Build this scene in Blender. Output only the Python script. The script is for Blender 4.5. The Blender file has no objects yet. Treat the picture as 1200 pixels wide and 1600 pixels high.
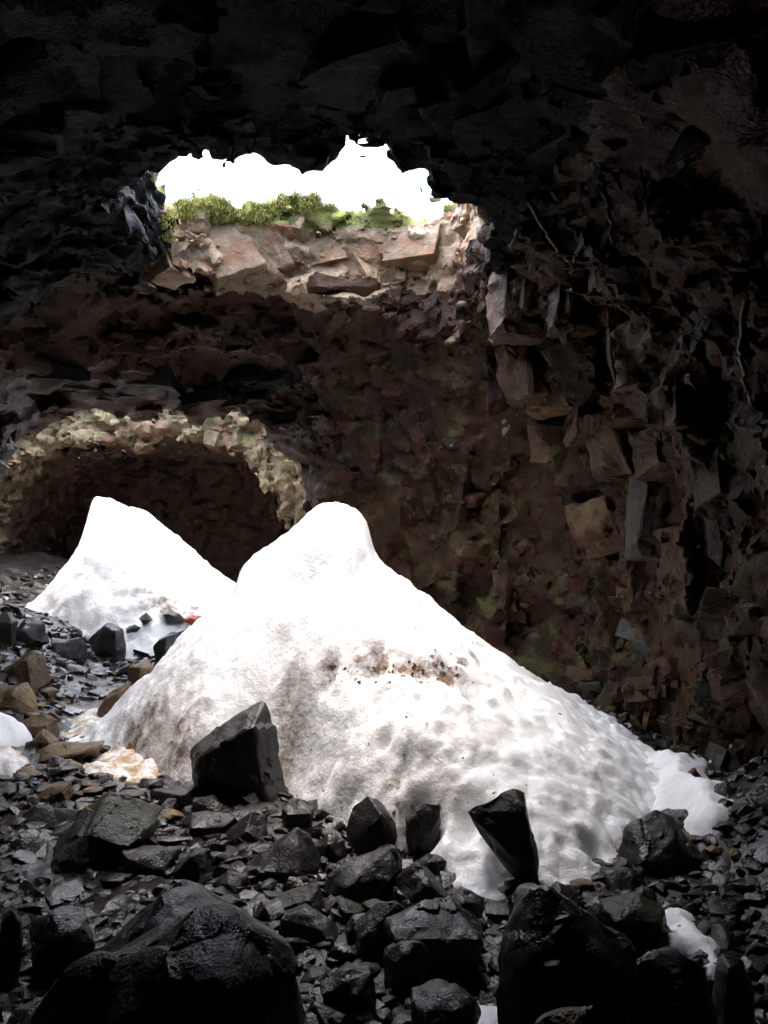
import bpy, bmesh, math, random
import numpy as np
from mathutils import Vector, Matrix

# ------------------------------------------------------------------ camera, sky, sun, exposure
scene = bpy.context.scene
CAMZ, PITCH, F = 2.5, math.radians(4.0), 1386.0      # F: focal length in photograph pixels (1200 x 1600)
cam_d = bpy.data.cameras.new('camera'); cam = bpy.data.objects.new('camera', cam_d)
scene.collection.objects.link(cam); scene.camera = cam
cam.location = (0, 0, CAMZ); cam.rotation_euler = (math.radians(90) + PITCH, 0, 0)
cam_d.sensor_fit = 'VERTICAL'; cam_d.sensor_height = 24.0; cam_d.lens = 12.0 * F / 800.0
cam_d.clip_start = 0.05; cam_d.clip_end = 2000

SUN_EL, SUN_AZ = math.radians(82), math.radians(-35)   # high sun behind an even overcast
world = bpy.data.worlds.new('World'); scene.world = world; world.use_nodes = True
wn = world.node_tree.nodes; wn.clear()
sky = wn.new('ShaderNodeTexSky'); sky.sky_type = 'NISHITA'; sky.sun_disc = False
sky.sun_elevation = SUN_EL; sky.sun_rotation = SUN_AZ; sky.air_density = 1.0; sky.dust_density = 3.0
bg = wn.new('ShaderNodeBackground'); bg.inputs['Strength'].default_value = 0.15
wo = wn.new('ShaderNodeOutputWorld')
world.node_tree.links.new(sky.outputs[0], bg.inputs[0]); world.node_tree.links.new(bg.outputs[0], wo.inputs[0])
sun_d = bpy.data.lights.new('sun', 'SUN'); sun_d.energy = 1.5; sun_d.angle = math.radians(125); sun_d.color = (1.0, 0.985, 0.96)
sun = bpy.data.objects.new('sun', sun_d); scene.collection.objects.link(sun)
sdir = Vector((math.sin(SUN_AZ) * math.cos(SUN_EL), math.cos(SUN_AZ) * math.cos(SUN_EL), math.sin(SUN_EL)))
sun.rotation_euler = (-sdir).to_track_quat('-Z', 'Y').to_euler(); sun.location = (0, 0, 30)
vs = scene.view_settings
vs.view_transform = 'Standard'; vs.look = 'None'; vs.gamma = 1.0; vs.use_curve_mapping = False
vs.exposure = 3.25
cy = scene.cycles
cy.use_denoising = True; cy.use_adaptive_sampling = True; cy.adaptive_threshold = 0.008; cy.adaptive_min_samples = 24
cy.max_bounces = 4; cy.diffuse_bounces = 3; cy.glossy_bounces = 2
cy.caustics_reflective = False; cy.sample_clamp_indirect = 4.0

# ------------------------------------------------------------------ helpers
R = random.Random(7)
rng = np.random.default_rng(7)
_perm = np.random.default_rng(1).permutation(256).astype(np.int32)
_tabs = np.random.default_rng(2).random((4, 256)).astype(np.float32)

def _h(ix, iy, iz):
    return _perm[(_perm[(_perm[ix & 255] + iy) & 255] + iz) & 255]

def vnoise(p, f=1.0, seed=0):
    q = np.asarray(p, np.float32) * f + seed * 17.31
    i = np.floor(q).astype(np.int32); t = q - i; t = t * t * (3 - 2 * t)
    out = np.zeros(len(q), np.float32)
    for a in (0, 1):
        wa = t[:, 0] if a else 1 - t[:, 0]
        for b in (0, 1):
            wb = t[:, 1] if b else 1 - t[:, 1]
            for c in (0, 1):
                wc = t[:, 2] if c else 1 - t[:, 2]
                out += wa * wb * wc * _tabs[0][_h(i[:, 0] + a, i[:, 1] + b, i[:, 2] + c)]
    return out * 2 - 1

def fbm(p, f=1.0, octv=4, seed=0, gain=0.5):
    o = np.zeros(len(p), np.float32); a = 1.0
    for k in range(octv):
        o += a * vnoise(p, f, seed + k * 3); f *= 2.03; a *= gain
    return o

def facets(p, scale, seed=0, tilt=0.9, step=0.6):
    """angular broken-rock offset: every Voronoi cell is its own tilted plane"""
    q = np.asarray(p, np.float32) / np.asarray(scale, np.float32) + np.float32(seed * 7.77)
    base = np.floor(q).astype(np.int32); fr = q - base
    fx, fy, fz = (np.ascontiguousarray(fr[:, k]) for k in range(3))
    best = np.full(len(q), 1e9, np.float32); hb = np.zeros(len(q), np.int32)
    vb = np.zeros((3, len(q)), np.float32)
    for dx in (-1, 0, 1):
        hx = _perm[(base[:, 0] + dx) & 255]
        for dy in (-1, 0, 1):
            hy = _perm[(hx + base[:, 1] + dy) & 255]
            for dz in (-1, 0, 1):
                h = _perm[(hy + base[:, 2] + dz) & 255]
                vx = fx - dx - _tabs[0][h]; vy = fy - dy - _tabs[1][h]; vz = fz - dz - _tabs[2][h]
                d = vx * vx + vy * vy + vz * vz
                m = np.flatnonzero(d < best)
                best[m] = d[m]; hb[m] = h[m]
                vb[0][m] = vx[m]; vb[1][m] = vy[m]; vb[2][m] = vz[m]
    h2 = _perm[(hb + 91) & 255]
    return (_tabs[3][hb] - 0.5) * step + ((_tabs[:3, h2] * 2 - 1) * vb).sum(0) * tilt

def smooth(a, b, x):
    t = np.clip((x - a) / (b - a), 0, 1); return t * t * (3 - 2 * t)

def ray(px, py):
    u, v = (px - 600) / F, (800 - py) / F
    return np.array((u, math.cos(PITCH) - v * math.sin(PITCH), math.sin(PITCH) + v * math.cos(PITCH)))

def at(px, py, D):
    d = ray(px, py); return np.array((0, 0, CAMZ)) + d * (D / d[1])

def mesh_np(name, v, f):
    me = bpy.data.meshes.new(name)
    v = np.asarray(v, np.float32); f = np.asarray(f, np.int32); k = f.shape[1]
    me.vertices.add(len(v)); me.vertices.foreach_set('co', v.ravel())
    me.loops.add(f.size); me.loops.foreach_set('vertex_index', f.ravel())
    me.polygons.add(len(f)); me.polygons.foreach_set('loop_start', np.arange(0, f.size, k, dtype=np.int32))
    me.update(calc_edges=True); me.validate()
    return me

def link(name, me, mat=None, parent=None):
    o = bpy.data.objects.new(name, me); scene.collection.objects.link(o)
    if mat and me and not me.materials: me.materials.append(mat)
    if parent: o.parent = parent
    return o

def tag(o, label=None, cat=None, group=None, kind=None):
    if label: o['label'] = label
    if cat: o['category'] = cat
    if group: o['group'] = group
    if kind: o['kind'] = kind
    return o

def shade(me, ang=None):
    me.polygons.foreach_set('use_smooth', np.ones(len(me.polygons), bool))
    if ang is not None: me.set_sharp_from_angle(angle=math.radians(ang))

# ------------------------------------------------------------------ materials
def nodes(name):
    m = bpy.data.materials.new(name); m.use_nodes = True
    t = m.node_tree; t.nodes.clear()
    o = t.nodes.new('ShaderNodeOutputMaterial'); b = t.nodes.new('ShaderNodeBsdfPrincipled')
    t.links.new(b.outputs[0], o.inputs[0])
    return m, t, b

def tnoise(t, co, scale, detail=6, rough=0.6):
    n = t.nodes.new('ShaderNodeTexNoise'); n.inputs['Scale'].default_value = scale
    n.inputs['Detail'].default_value = detail; n.inputs['Roughness'].default_value = rough
    t.links.new(co, n.inputs['Vector']); return n.outputs[0]

def ramp(t, src, stops):
    r = t.nodes.new('ShaderNodeValToRGB'); e = r.color_ramp.elements
    while len(e) < len(stops): e.new(0.5)
    for k, (p, c) in enumerate(stops):
        e[k].position = p; e[k].color = (*c, 1) if len(c) == 3 else c
    t.links.new(src, r.inputs[0]); return r.outputs[0]

def mixc(t, fac, a, b):
    n = t.nodes.new('ShaderNodeMix'); n.data_type = 'RGBA'
    for s, i in ((fac, 0), (a, 6), (b, 7)):
        if isinstance(s, (tuple, list)): n.inputs[i].default_value = (*s, 1)
        elif isinstance(s, (int, float)): n.inputs[i].default_value = s
        else: t.links.new(s, n.inputs[i])
    return n.outputs[2]

def mth(t, op, a, b=0.0):
    n = t.nodes.new('ShaderNodeMath'); n.operation = op; n.use_clamp = False
    for s, i in ((a, 0), (b, 1)):
        if isinstance(s, (int, float)): n.inputs[i].default_value = s
        else: t.links.new(s, n.inputs[i])
    return n.outputs[0]

def bump(t, b, h, strength, dist):
    n = t.nodes.new('ShaderNodeBump'); n.inputs['Strength'].default_value = strength; n.inputs['Distance'].default_value = dist
    t.links.new(h, n.inputs['Height']); t.links.new(n.outputs[0], b.inputs['Normal'])

def rock_mat(name, cols, moss=0.0, lichen=0.0, rough=(0.35, 0.8), sc=1.0, bdist=0.05, mosscol=(0.03, 0.032, 0.008), var=0.0, spec=0.5, crackh=0.08):
    """cols: dark, mid, light stone colours; world coordinates so that blocks differ from each other"""
    m, t, b = nodes(name)
    g = t.nodes.new('ShaderNodeNewGeometry'); co = g.outputs['Position']
    big = tnoise(t, co, 0.9 * sc, 2); mid = tnoise(t, co, 5 * sc, 5, 0.68); fine = tnoise(t, co, 38 * sc, 2, 0.7)
    c = ramp(t, mth(t, 'ADD', mth(t, 'MULTIPLY', big, 0.55), mth(t, 'MULTIPLY', mid, 0.45)),
             [(0.34, cols[0]), (0.5, cols[1]), (0.66, cols[2])])
    c = mixc(t, ramp(t, fine, [(0.45, (0, 0, 0)), (0.75, (0.5, 0.5, 0.5))]), c, cols[2])
    if len(cols) > 3:
        c = mixc(t, ramp(t, tnoise(t, co, 1.7 * sc, 3), [(0.52, (0, 0, 0)), (0.62, (0.8, 0.8, 0.8))]), c, cols[3])
    if var:
        oi = t.nodes.new('ShaderNodeObjectInfo')
        hs = t.nodes.new('ShaderNodeHueSaturation'); t.links.new(c, hs.inputs['Color'])
        t.links.new(mth(t, 'ADD', 1 - var, mth(t, 'MULTIPLY', oi.outputs['Random'], 2 * var)), hs.inputs['Value'])
        c = hs.outputs[0]
    if moss:
        sep = t.nodes.new('ShaderNodeSeparateXYZ'); t.links.new(g.outputs['Normal'], sep.inputs[0])
        up = mth(t, 'ADD', mth(t, 'MULTIPLY', sep.outputs[2], 0.12), tnoise(t, co, 2.3, 4, 0.7))
        f = ramp(t, up, [(0.70 - 0.25 * moss, (0, 0, 0)), (0.80 - 0.25 * moss, (0.85, 0.85, 0.85))])
        c = mixc(t, f, c, mixc(t, fine, mosscol, tuple(1.9 * x for x in mosscol)))
    if lichen:
        f = ramp(t, tnoise(t, co, 4.2, 4, 0.75), [(0.70 - 0.2 * lichen, (0, 0, 0)), (0.76 - 0.2 * lichen, (0.9, 0.9, 0.9))])
        c = mixc(t, f, c, (0.34, 0.32, 0.22))
    t.links.new(c, b.inputs['Base Color'])
    rr = ramp(t, tnoise(t, co, 3.1, 3, 0.7), [(0.35, (rough[0],) * 3), (0.65, (rough[1],) * 3)])
    t.links.new(rr, b.inputs['Roughness']); b.inputs['Specular IOR Level'].default_value = spec
    hgt = mth(t, 'ADD', mid, mth(t, 'MULTIPLY', fine, 0.3))
    if crackh:
        vo = t.nodes.new('ShaderNodeTexVoronoi'); vo.feature = 'DISTANCE_TO_EDGE'; vo.inputs['Scale'].default_value = 3.2 * sc
        wv = t.nodes.new('ShaderNodeVectorMath'); wv.operation = 'ADD'
        nz = t.nodes.new('ShaderNodeTexNoise'); nz.inputs['Scale'].default_value = 2.2; nz.inputs['Detail'].default_value = 0; t.links.new(co, nz.inputs['Vector'])
        t.links.new(co, wv.inputs[0]); t.links.new(nz.outputs['Color'], wv.inputs[1]); t.links.new(wv.outputs[0], vo.inputs['Vector'])
        crack = ramp(t, vo.outputs['Distance'], [(0.0, (0, 0, 0)), (0.035, (1, 1, 1))])
        hgt = mth(t, 'ADD', hgt, mth(t, 'MULTIPLY', crack, crackh))
    bump(t, b, hgt, 1.0, bdist)
    return m

M = {}
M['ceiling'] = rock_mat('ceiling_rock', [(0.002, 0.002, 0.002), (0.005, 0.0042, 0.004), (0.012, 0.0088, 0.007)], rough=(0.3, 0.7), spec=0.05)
M['right'] = rock_mat('brown_wall_rock', [(0.0055, 0.003, 0.0018), (0.024, 0.0118, 0.0052), (0.062, 0.034, 0.014), (0.042, 0.0115, 0.006)], moss=0.6, lichen=0.1, rough=(0.25, 0.75), spec=0.16)
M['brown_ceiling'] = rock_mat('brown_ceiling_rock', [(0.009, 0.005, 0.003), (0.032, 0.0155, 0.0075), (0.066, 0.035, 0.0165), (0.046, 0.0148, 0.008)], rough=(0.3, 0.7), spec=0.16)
M['tunnel'] = rock_mat('tunnel_rock', [(0.03, 0.018, 0.012), (0.075, 0.045, 0.028), (0.13, 0.08, 0.05), (0.09, 0.036, 0.022)], rough=(0.4, 0.8), spec=0.3)
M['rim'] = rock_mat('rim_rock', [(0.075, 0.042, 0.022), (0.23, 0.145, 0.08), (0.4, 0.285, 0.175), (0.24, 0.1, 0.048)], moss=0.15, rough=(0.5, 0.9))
M['arch'] = rock_mat('arch_rock', [(0.045, 0.032, 0.016), (0.14, 0.1, 0.05), (0.32, 0.26, 0.15), (0.14, 0.06, 0.03)], moss=0.35, lichen=0.3, rough=(0.45, 0.9), mosscol=(0.11, 0.12, 0.03))
M['boulder'] = rock_mat('wet_basalt', [(0.008, 0.008, 0.009), (0.019, 0.018, 0.018), (0.038, 0.034, 0.031)], rough=(0.2, 0.62), sc=1.6, bdist=0.02, crackh=0.0)
M['brown_boulder'] = rock_mat('brown_basalt', [(0.045, 0.028, 0.014), (0.115, 0.072, 0.034), (0.21, 0.14, 0.068)], rough=(0.3, 0.7), sc=1.6, bdist=0.03, crackh=0.0)
M['moss_boulder'] = rock_mat('mossy_basalt', [(0.009, 0.009, 0.008), (0.02, 0.019, 0.016), (0.038, 0.035, 0.028)], moss=0.6, rough=(0.25, 0.7), sc=1.6, bdist=0.03, crackh=0.0, mosscol=(0.018, 0.022, 0.006))
M['red_boulder'] = rock_mat('red_scoria', [(0.06, 0.02, 0.015), (0.11, 0.04, 0.03), (0.16, 0.07, 0.05)], rough=(0.5, 0.9), sc=1.6, bdist=0.03, crackh=0.0)
M['ember'] = rock_mat('rust_red_stone', [(0.25, 0.04, 0.02), (0.42, 0.08, 0.04), (0.5, 0.15, 0.08)], rough=(0.5, 0.9), sc=1.6, bdist=0.02)
M['floor'] = rock_mat('wet_gravel', [(0.009, 0.0085, 0.009), (0.02, 0.018, 0.017), (0.04, 0.034, 0.029)], rough=(0.08, 0.3), sc=3.0, bdist=0.012, crackh=0.0)
M['rubble'] = rock_mat('wet_rubble', [(0.01, 0.0095, 0.0095), (0.024, 0.021, 0.02), (0.048, 0.041, 0.035)], rough=(0.06, 0.38), sc=2.2, bdist=0.016, crackh=0.0, spec=0.75)

def snow_mat(name, dirtcol=(0.20, 0.125, 0.075)):
    m, t, b = nodes(name)
    g = t.nodes.new('ShaderNodeNewGeometry'); co = g.outputs['Position']
    a = t.nodes.new('ShaderNodeAttribute'); a.attribute_name = 'dirt'
    n1 = tnoise(t, co, 7, 5, 0.7); n2 = tnoise(t, co, 45, 2, 0.7); n3 = tnoise(t, co, 2.0, 2)
    d = mth(t, 'MULTIPLY', a.outputs['Fac'], ramp(t, n1, [(0.35, (0.1, 0.1, 0.1)), (0.68, (1, 1, 1))]))
    c = mixc(t, ramp(t, n3, [(0.35, (0, 0, 0)), (0.7, (1, 1, 1))]), (0.88, 0.90, 0.92), (0.81, 0.82, 0.83))
    c = mixc(t, ramp(t, d, [(0.12, (0, 0, 0)), (0.75, (1, 1, 1))]), c, dirtcol)
    speck = ramp(t, tnoise(t, co, 26, 3, 0.6), [(0.70, (0, 0, 0)), (0.76, (0.8, 0.8, 0.8))])
    c = mixc(t, mth(t, 'MULTIPLY', speck, mth(t, 'ADD', a.outputs['Fac'], 0.12)), c, (0.14, 0.09, 0.06))
    t.links.new(c, b.inputs['Base Color']); b.inputs['Roughness'].default_value = 0.55
    b.inputs['Specular IOR Level'].default_value = 0.35
    bump(t, b, mth(t, 'ADD', n1, mth(t, 'MULTIPLY', n2, 0.12)), 0.6, 0.04)
    return m
M['snow'] = snow_mat('old_snow')
M['ice'] = snow_mat('dirty_ice', (0.36, 0.24, 0.11))

def plain(name, col, col2, rough=0.7, sc=8, bd=0.01, spec=0.5, crackh=0.08):
    m, t, b = nodes(name)
    g = t.nodes.new('ShaderNodeNewGeometry'); n = tnoise(t, g.outputs['Position'], sc)
    t.links.new(ramp(t, n, [(0.3, col), (0.7, col2)]), b.inputs['Base Color'])
    b.inputs['Roughness'].default_value = rough; b.inputs['Specular IOR Level'].default_value = spec
    bump(t, b, n, 0.6, bd); return m
M['moss'] = plain('green_moss', (0.15, 0.15, 0.025), (0.34, 0.32, 0.09), 0.9, 9)
M['root'] = plain('pale_root', (0.13, 0.10, 0.06), (0.28, 0.24, 0.17), 0.7, 14)
M['stream'] = plain('stream_water', (0.012, 0.011, 0.010), (0.024, 0.021, 0.017), 0.07, 11, 0.02)

# ------------------------------------------------------------------ cave rock as a field, then a mesh
YT = [-5, 0, 4, 7, 9, 11, 13, 14.5, 15.7, 17]
XR = [4.0, 4.0, 3.9, 3.65, 3.6, 3.4, 2.55, 1.2, -0.6, -1.5]
XL = [-5.5, -5.6, -5.8, -6.0, -6.3, -6.8, -7.2, -7.4, -7.6, -7.7]
ZT = [6.3, 6.4, 6.5, 6.65, 6.8, 6.95, 6.95, 6.2, 5.65, 5.5]
ZC = 1.2

def floor_z(x, y):
    x = np.asarray(x, float); y = np.asarray(y, float)
    z = np.where(y > 6, 0.136 * (y - 7), -0.136)
    z = np.minimum(z, 1.9)
    xr = np.interp(y, YT, XR)
    z = z + np.clip(x - (xr - 1.0), 0, 3) * 0.75 * (1 - smooth(8.0, 9.6, y))               # talus against the right wall
    z = z + np.clip(-x - 3.6 - 0.12 * np.clip(y - 8, 0, 20), 0, 3) * 0.35 * smooth(8, 11, y)
    p = np.stack([x.ravel(), y.ravel(), 0 * x.ravel()], 1)
    z = z + 0.09 * fbm(p, 0.8, 4, 5).reshape(x.shape)
    return z

_fgx, _fgy = np.arange(-11, 7, 0.1), np.arange(-6, 30, 0.1)
_fgz = floor_z(*np.meshgrid(_fgx, _fgy, indexing='ij'))
def floor_z(x, y):
    x = np.asarray(x, float); y = np.asarray(y, float)
    u = np.clip((x + 11) / 0.1, 0, len(_fgx) - 1.01); v = np.clip((y + 6) / 0.1, 0, len(_fgy) - 1.01)
    i = u.astype(int); j = v.astype(int); u = u - i; v = v - j
    return (_fgz[i, j] * (1 - u) + _fgz[i + 1, j] * u) * (1 - v) + (_fgz[i, j + 1] * (1 - u) + _fgz[i + 1, j + 1] * u) * v

def air_base(x, y, z):
    def sup(cx, hw, zt, p=2.5):
        hz = np.where(z > ZC, zt - ZC, 3.2)
        r = (np.abs((x - cx) / hw) ** p + np.abs((z - ZC) / hz) ** p) ** (1 / p)
        return (r - 1) * np.minimum(hw, zt - ZC) * 0.9
    xr, xl, zt = np.interp(y, YT, XR), np.interp(y, YT, XL), np.interp(y, YT, ZT)
    tube = np.maximum(sup((xr + xl) / 2, (xr - xl) / 2, zt), np.maximum(y - 18.6, -4.0 - y))
    ch2 = np.maximum(sup(-5.0, 3.7, 6.4 + 0 * z), np.maximum(y - 20.9, 16.2 - y))
    tun = np.maximum(sup(-5.85 + 0.12 * (z - 3), 3.5, 5.9 + 0 * z, 3.2), np.maximum(y - 25.6, 18.4 - y))
    s1 = ((np.abs((x + 0.95) / 2.3) ** 3.4 + np.abs((y - 10.95) / np.where(y < 10.95, 2.3 + 0.45 * smooth(-1.6, 0.2, x), 2.3)) ** 3.4) ** (1 / 3.4) - 1) * 2.2
    s1 = np.maximum(s1, 4.5 - z)
    s2 = ((np.abs((x + 5.2) / 3.2) ** 2.8 + np.abs((y - 18.7) / 2.3) ** 2.8) ** (1 / 2.8) - 1) * 2.2
    s2 = np.maximum(s2, 3.5 - z)
    top = 7.95 - 0.6 * smooth(14.5, 16.5, y) + 0.26 * np.exp(-((x + 2.35) / 0.8) ** 2 - ((y - 13.7) / 0.8) ** 2) + 0.16 * np.exp(-((x + 1.0) / 0.45) ** 2 - ((y - 13.6) / 0.6) ** 2)
    return np.minimum.reduce([tube, ch2, tun, s1, s2, top - z])

def detail(P, fine=False):
    """broken rock: jointed blocks on the walls, slabs on the ceiling"""
    P = P + 0.05 * np.stack([vnoise(P, 1.1, 31), vnoise(P, 1.1, 32), vnoise(P, 1.1, 33)], 1)
    d = 0.30 * vnoise(P, 0.45, 3) + 0.12 * vnoise(P, 1.2, 4)
    wall = smooth(0.0, 1.0, P[:, 0] + 0.35 * P[:, 1] - 4.6) * (1 - smooth(5.0, 6.2, P[:, 2]))
    d += facets(P, (0.95, 0.95, 0.55), 1, 0.55, 0.5) * 0.42 * (1 - wall) + facets(P, (0.62, 0.62, 0.95), 2, 0.6, 0.75) * 0.46 * wall
    arch = smooth(18.5, 20.0, P[:, 1])
    d = d * (1 - 0.55 * arch)
    d += facets(P, (0.42, 0.42, 0.26), 3, 0.55, 0.5) * (0.22 + 0.08 * arch)
    lip = smooth(10.4, 9.6, P[:, 1]) * smooth(7.2, 8.0, P[:, 1]) * smooth(5.6, 6.2, P[:, 2]) * smooth(3.6, 2.6, np.abs(P[:, 0] + 0.9))
    d = d * (1 - 0.45 * lip)
    if fine:
        d += facets(P, (0.21, 0.21, 0.17), 5, 0.6, 0.8) * (0.11 + 0.03 * arch) + 0.02 * fbm(P, 7, 2, 6)
    return d

def rock_field(gx, gy, gz, fine=False):
    val = np.empty((len(gx), len(gy), len(gz)), np.float32)
    for j0 in range(0, len(gy), 40):
        X, Y, Z = np.meshgrid(gx, gy[j0:j0 + 40], gz, indexing='ij')
        a = air_base(X, Y, Z).astype(np.float32)
        m = np.abs(a) < 0.55
        near = (((X + 0.85) / 4.2) ** 2 + ((Y - 10.8) / 3.8) ** 2 < 1) | (((X + 5.1) / 4.2) ** 2 + ((Y - 18.7) / 3.4) ** 2 < 1)
        m &= (Y > 1.5) & (Z > -0.7) & ((Z < 7.0) | near) & (Y < 26) & ((X > -8.6) | (Y > 13))
        P = np.stack([X[m], Y[m], Z[m]], 1).astype(np.float32)
        if len(P): a[m] += detail(P, fine) * (1 - smooth(0.4, 0.55, np.abs(a[m])))
        val[:, j0:j0 + 40] = a
    return val

H = 0.1
gx = np.arange(-10.2, 5.8, H); gy = np.arange(-4.8, 27.0, H); gz = np.arange(-2.2, 8.8, H)
nx, ny, nz_ = len(gx), len(gy), len(gz)
val = rock_field(gx, gy, gz)

def sample_val(P):
    q = (np.asarray(P, float) - np.array((gx[0], gy[0], gz[0]))) / H
    q = np.clip(q, 0, np.array((nx, ny, nz_)) - 1.001); i = q.astype(int); t = q - i
    o = 0
    for a in (0, 1):
        for b in (0, 1):
            for c in (0, 1):
                w = (t[:, 0] if a else 1 - t[:, 0]) * (t[:, 1] if b else 1 - t[:, 1]) * (t[:, 2] if c else 1 - t[:, 2])
                o = o + w * val[i[:, 0] + a, i[:, 1] + b, i[:, 2] + c]
    return o

def cave_hit(px, py, dmax=27.0, dmin=2.0):
    """point on the rock seen along a line of sight, and the rock's normal there"""
    d = ray(px, py); s = np.arange(dmin, dmax, 0.04) / d[1]
    P = np.array((0, 0, CAMZ)) + s[:, None] * d
    k = np.argmax(sample_val(P) > 0)
    if k == 0: return None, None
    p = P[k]; e = 0.15
    g = np.array([sample_val([p + e * np.eye(3)[a]])[0] - sample_val([p - e * np.eye(3)[a]])[0] for a in range(3)])
    return p, -g / (np.linalg.norm(g) + 1e-9)

def surface_nets(val, org, H):
    nx, ny, nz_ = val.shape
    s = val > 0
    c = s[:-1, :-1, :-1].astype(np.int8)
    cnt = np.zeros_like(c)
    for a in (0, 1):
        for b in (0, 1):
            for d in (0, 1):
                cnt += s[a:nx - 1 + a, b:ny - 1 + b, d:nz_ - 1 + d]
    act = (cnt > 0) & (cnt < 8)
    I = np.argwhere(act)
    idx = np.full(act.shape, -1, np.int32); idx[act] = np.arange(len(I))
    acc = np.zeros((len(I), 3)); n = np.zeros(len(I))
    cor = [(a, b, d) for a in (0, 1) for b in (0, 1) for d in (0, 1)]
    for A in cor:
        for B in cor:
            if sum(B) - sum(A) == 1 and all(y >= x for x, y in zip(A, B)):
                va = val[I[:, 0] + A[0], I[:, 1] + A[1], I[:, 2] + A[2]]; vb = val[I[:, 0] + B[0], I[:, 1] + B[1], I[:, 2] + B[2]]
                m = (va > 0) != (vb > 0)
                t = np.where(m, va / np.where(m, va - vb, 1), 0)
                pos = np.array(A) + t[:, None] * (np.array(B) - np.array(A))
                acc += pos * m[:, None]; n += m
    V = (I + acc / n[:, None]) * H + org
    Q = []
    sl = slice(1, -1)
    for ax in range(3):
        lo = [slice(1, -1)] * 3; hi = [slice(1, -1)] * 3
        lo[ax] = slice(0, -1); hi[ax] = slice(1, None)
        A = s[tuple(lo)]; B = s[tuple(hi)]
        E = np.argwhere(A != B); off = np.ones(3, int); off[ax] = 0
        flip = A[A != B]
        E = E + off
        u, w = [(1, 2), (2, 0), (0, 1)][ax]
        du = np.zeros(3, int); du[u] = 1; dw = np.zeros(3, int); dw[w] = 1
        g = lambda e: idx[e[:, 0], e[:, 1], e[:, 2]]
        q = np.stack([g(E - du - dw), g(E - dw), g(E), g(E - du)], 1)
        q[~flip] = q[~flip][:, ::-1]
        Q.append(q)
    Q = np.concatenate(Q); Q = Q[(Q >= 0).all(1)]
    return V, Q

V, Q = surface_nets(val, np.array((gx[0], gy[0], gz[0])), H)
# the lit rock of the skylight's far side and of the rear arch again, in finer pieces
for lo, hi, h in [((-1.2, 6.5, 0.2), (4.8, 16.4, 6.0), 0.058), ((-4.4, 8.0, 5.7), (3.0, 14.6, 8.7), 0.05), ((-9.6, 19.6, 1.6), (-1.0, 22.2, 7.9), 0.06)]:
    g3 = [np.arange(a - 0.22, b + 0.22, h) for a, b in zip(lo, hi)]
    v2, q2 = surface_nets(rock_field(*g3, fine=True), np.array([g[0] for g in g3]), h)
    c = V[Q].mean(1); Q = Q[~((c > np.array(lo) + 0.02) & (c < np.array(hi) - 0.02)).all(1)]
    Q = np.concatenate([Q, q2 + len(V)]); V = np.concatenate([V, v2])
# fine roughness on the sheet itself
Vf = V.astype(np.float32)
V = V + 0.010 * np.stack([fbm(Vf, 3.3, 3, 41), fbm(Vf, 3.3, 3, 42), fbm(Vf, 3.3, 3, 43)], 1)
C = V[Q].mean(1)
xr, xl = np.interp(C[:, 1], YT, XR), np.interp(C[:, 1], YT, XL)
cx = (xr + xl) / 2
nrm = (C[:, 0] - cx) / np.maximum((xr - xl) / 2, 0.5)
s1r = ((np.abs((C[:, 0] + 0.85) / 2.5) ** 2.6 + np.abs((C[:, 1] - 10.8) / 2.45) ** 2.6) ** (1 / 2.6))
top = 7.95 - 0.6 * smooth(14.5, 16.5, C[:, 1])
cls = np.full(len(Q), 0)                                        # ceiling
cls[(nrm > 0.55) & (C[:, 2] < 6.0)] = 1                          # right wall
cls[(nrm > 0.0) & (C[:, 2] < 4.6)] = 1
cls[(nrm < -0.6) & (C[:, 2] < 5.6)] = 2                          # left wall
cls[(nrm < 0.0) & (C[:, 2] < 2.0)] = 2
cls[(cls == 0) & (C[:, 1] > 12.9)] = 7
cls[C[:, 1] > 16.45] = 3                                         # far chamber
cls[C[:, 1] > 21.4] = 4                                          # tunnel behind
cls[(s1r < 1.22) & (C[:, 2] > 5.9) & ((C[:, 1] > 12.3) | ((C[:, 0] > 0.7) & (C[:, 1] > 10.2))) & (np.abs(C[:, 0] + 0.9) < 3.1)] = 5                          # skylight rim
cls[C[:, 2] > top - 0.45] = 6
cls[(s1r < 1.16) & (C[:, 2] > 5.9) & (C[:, 2] < 7.8) & ((C[:, 1] > 12.3) | ((C[:, 0] > 0.7) & (C[:, 1] > 10.2))) & (np.abs(C[:, 0] + 0.9) < 3.1)] = 5
cls[(s1r < 1.16) & (C[:, 2] < 7.8) & (cls == 6)] = 0
shade_z = 6.72 + 0.22 * vnoise(C * (1, 1, 0), 1.3, 95) + 0.12 * vnoise(C * (1, 1, 0), 4, 96)
cls[(cls == 5) & (C[:, 2] < shade_z)] = 7  # darker rock colour below this height stands in for an undercut's shade
M['terrain'] = rock_mat('heath_ground', [(0.06, 0.062, 0.016), (0.12, 0.125, 0.03), (0.2, 0.18, 0.06)], moss=0.8, rough=(0.8, 0.95), mosscol=(0.17, 0.17, 0.035))
M['left'] = rock_mat('left_wall_rock', [(0.012, 0.01, 0.008), (0.03, 0.021, 0.015), (0.055, 0.04, 0.024)], moss=0.35, rough=(0.35, 0.8))
cave = {}
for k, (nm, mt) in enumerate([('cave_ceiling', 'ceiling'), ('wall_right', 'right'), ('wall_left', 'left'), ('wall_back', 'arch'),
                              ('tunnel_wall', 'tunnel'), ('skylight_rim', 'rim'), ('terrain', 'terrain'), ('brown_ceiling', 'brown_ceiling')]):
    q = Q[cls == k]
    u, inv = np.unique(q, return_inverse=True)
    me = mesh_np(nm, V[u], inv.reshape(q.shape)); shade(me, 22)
    cave[nm] = tag(link(nm, me, M[mt]), kind='structure')

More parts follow.
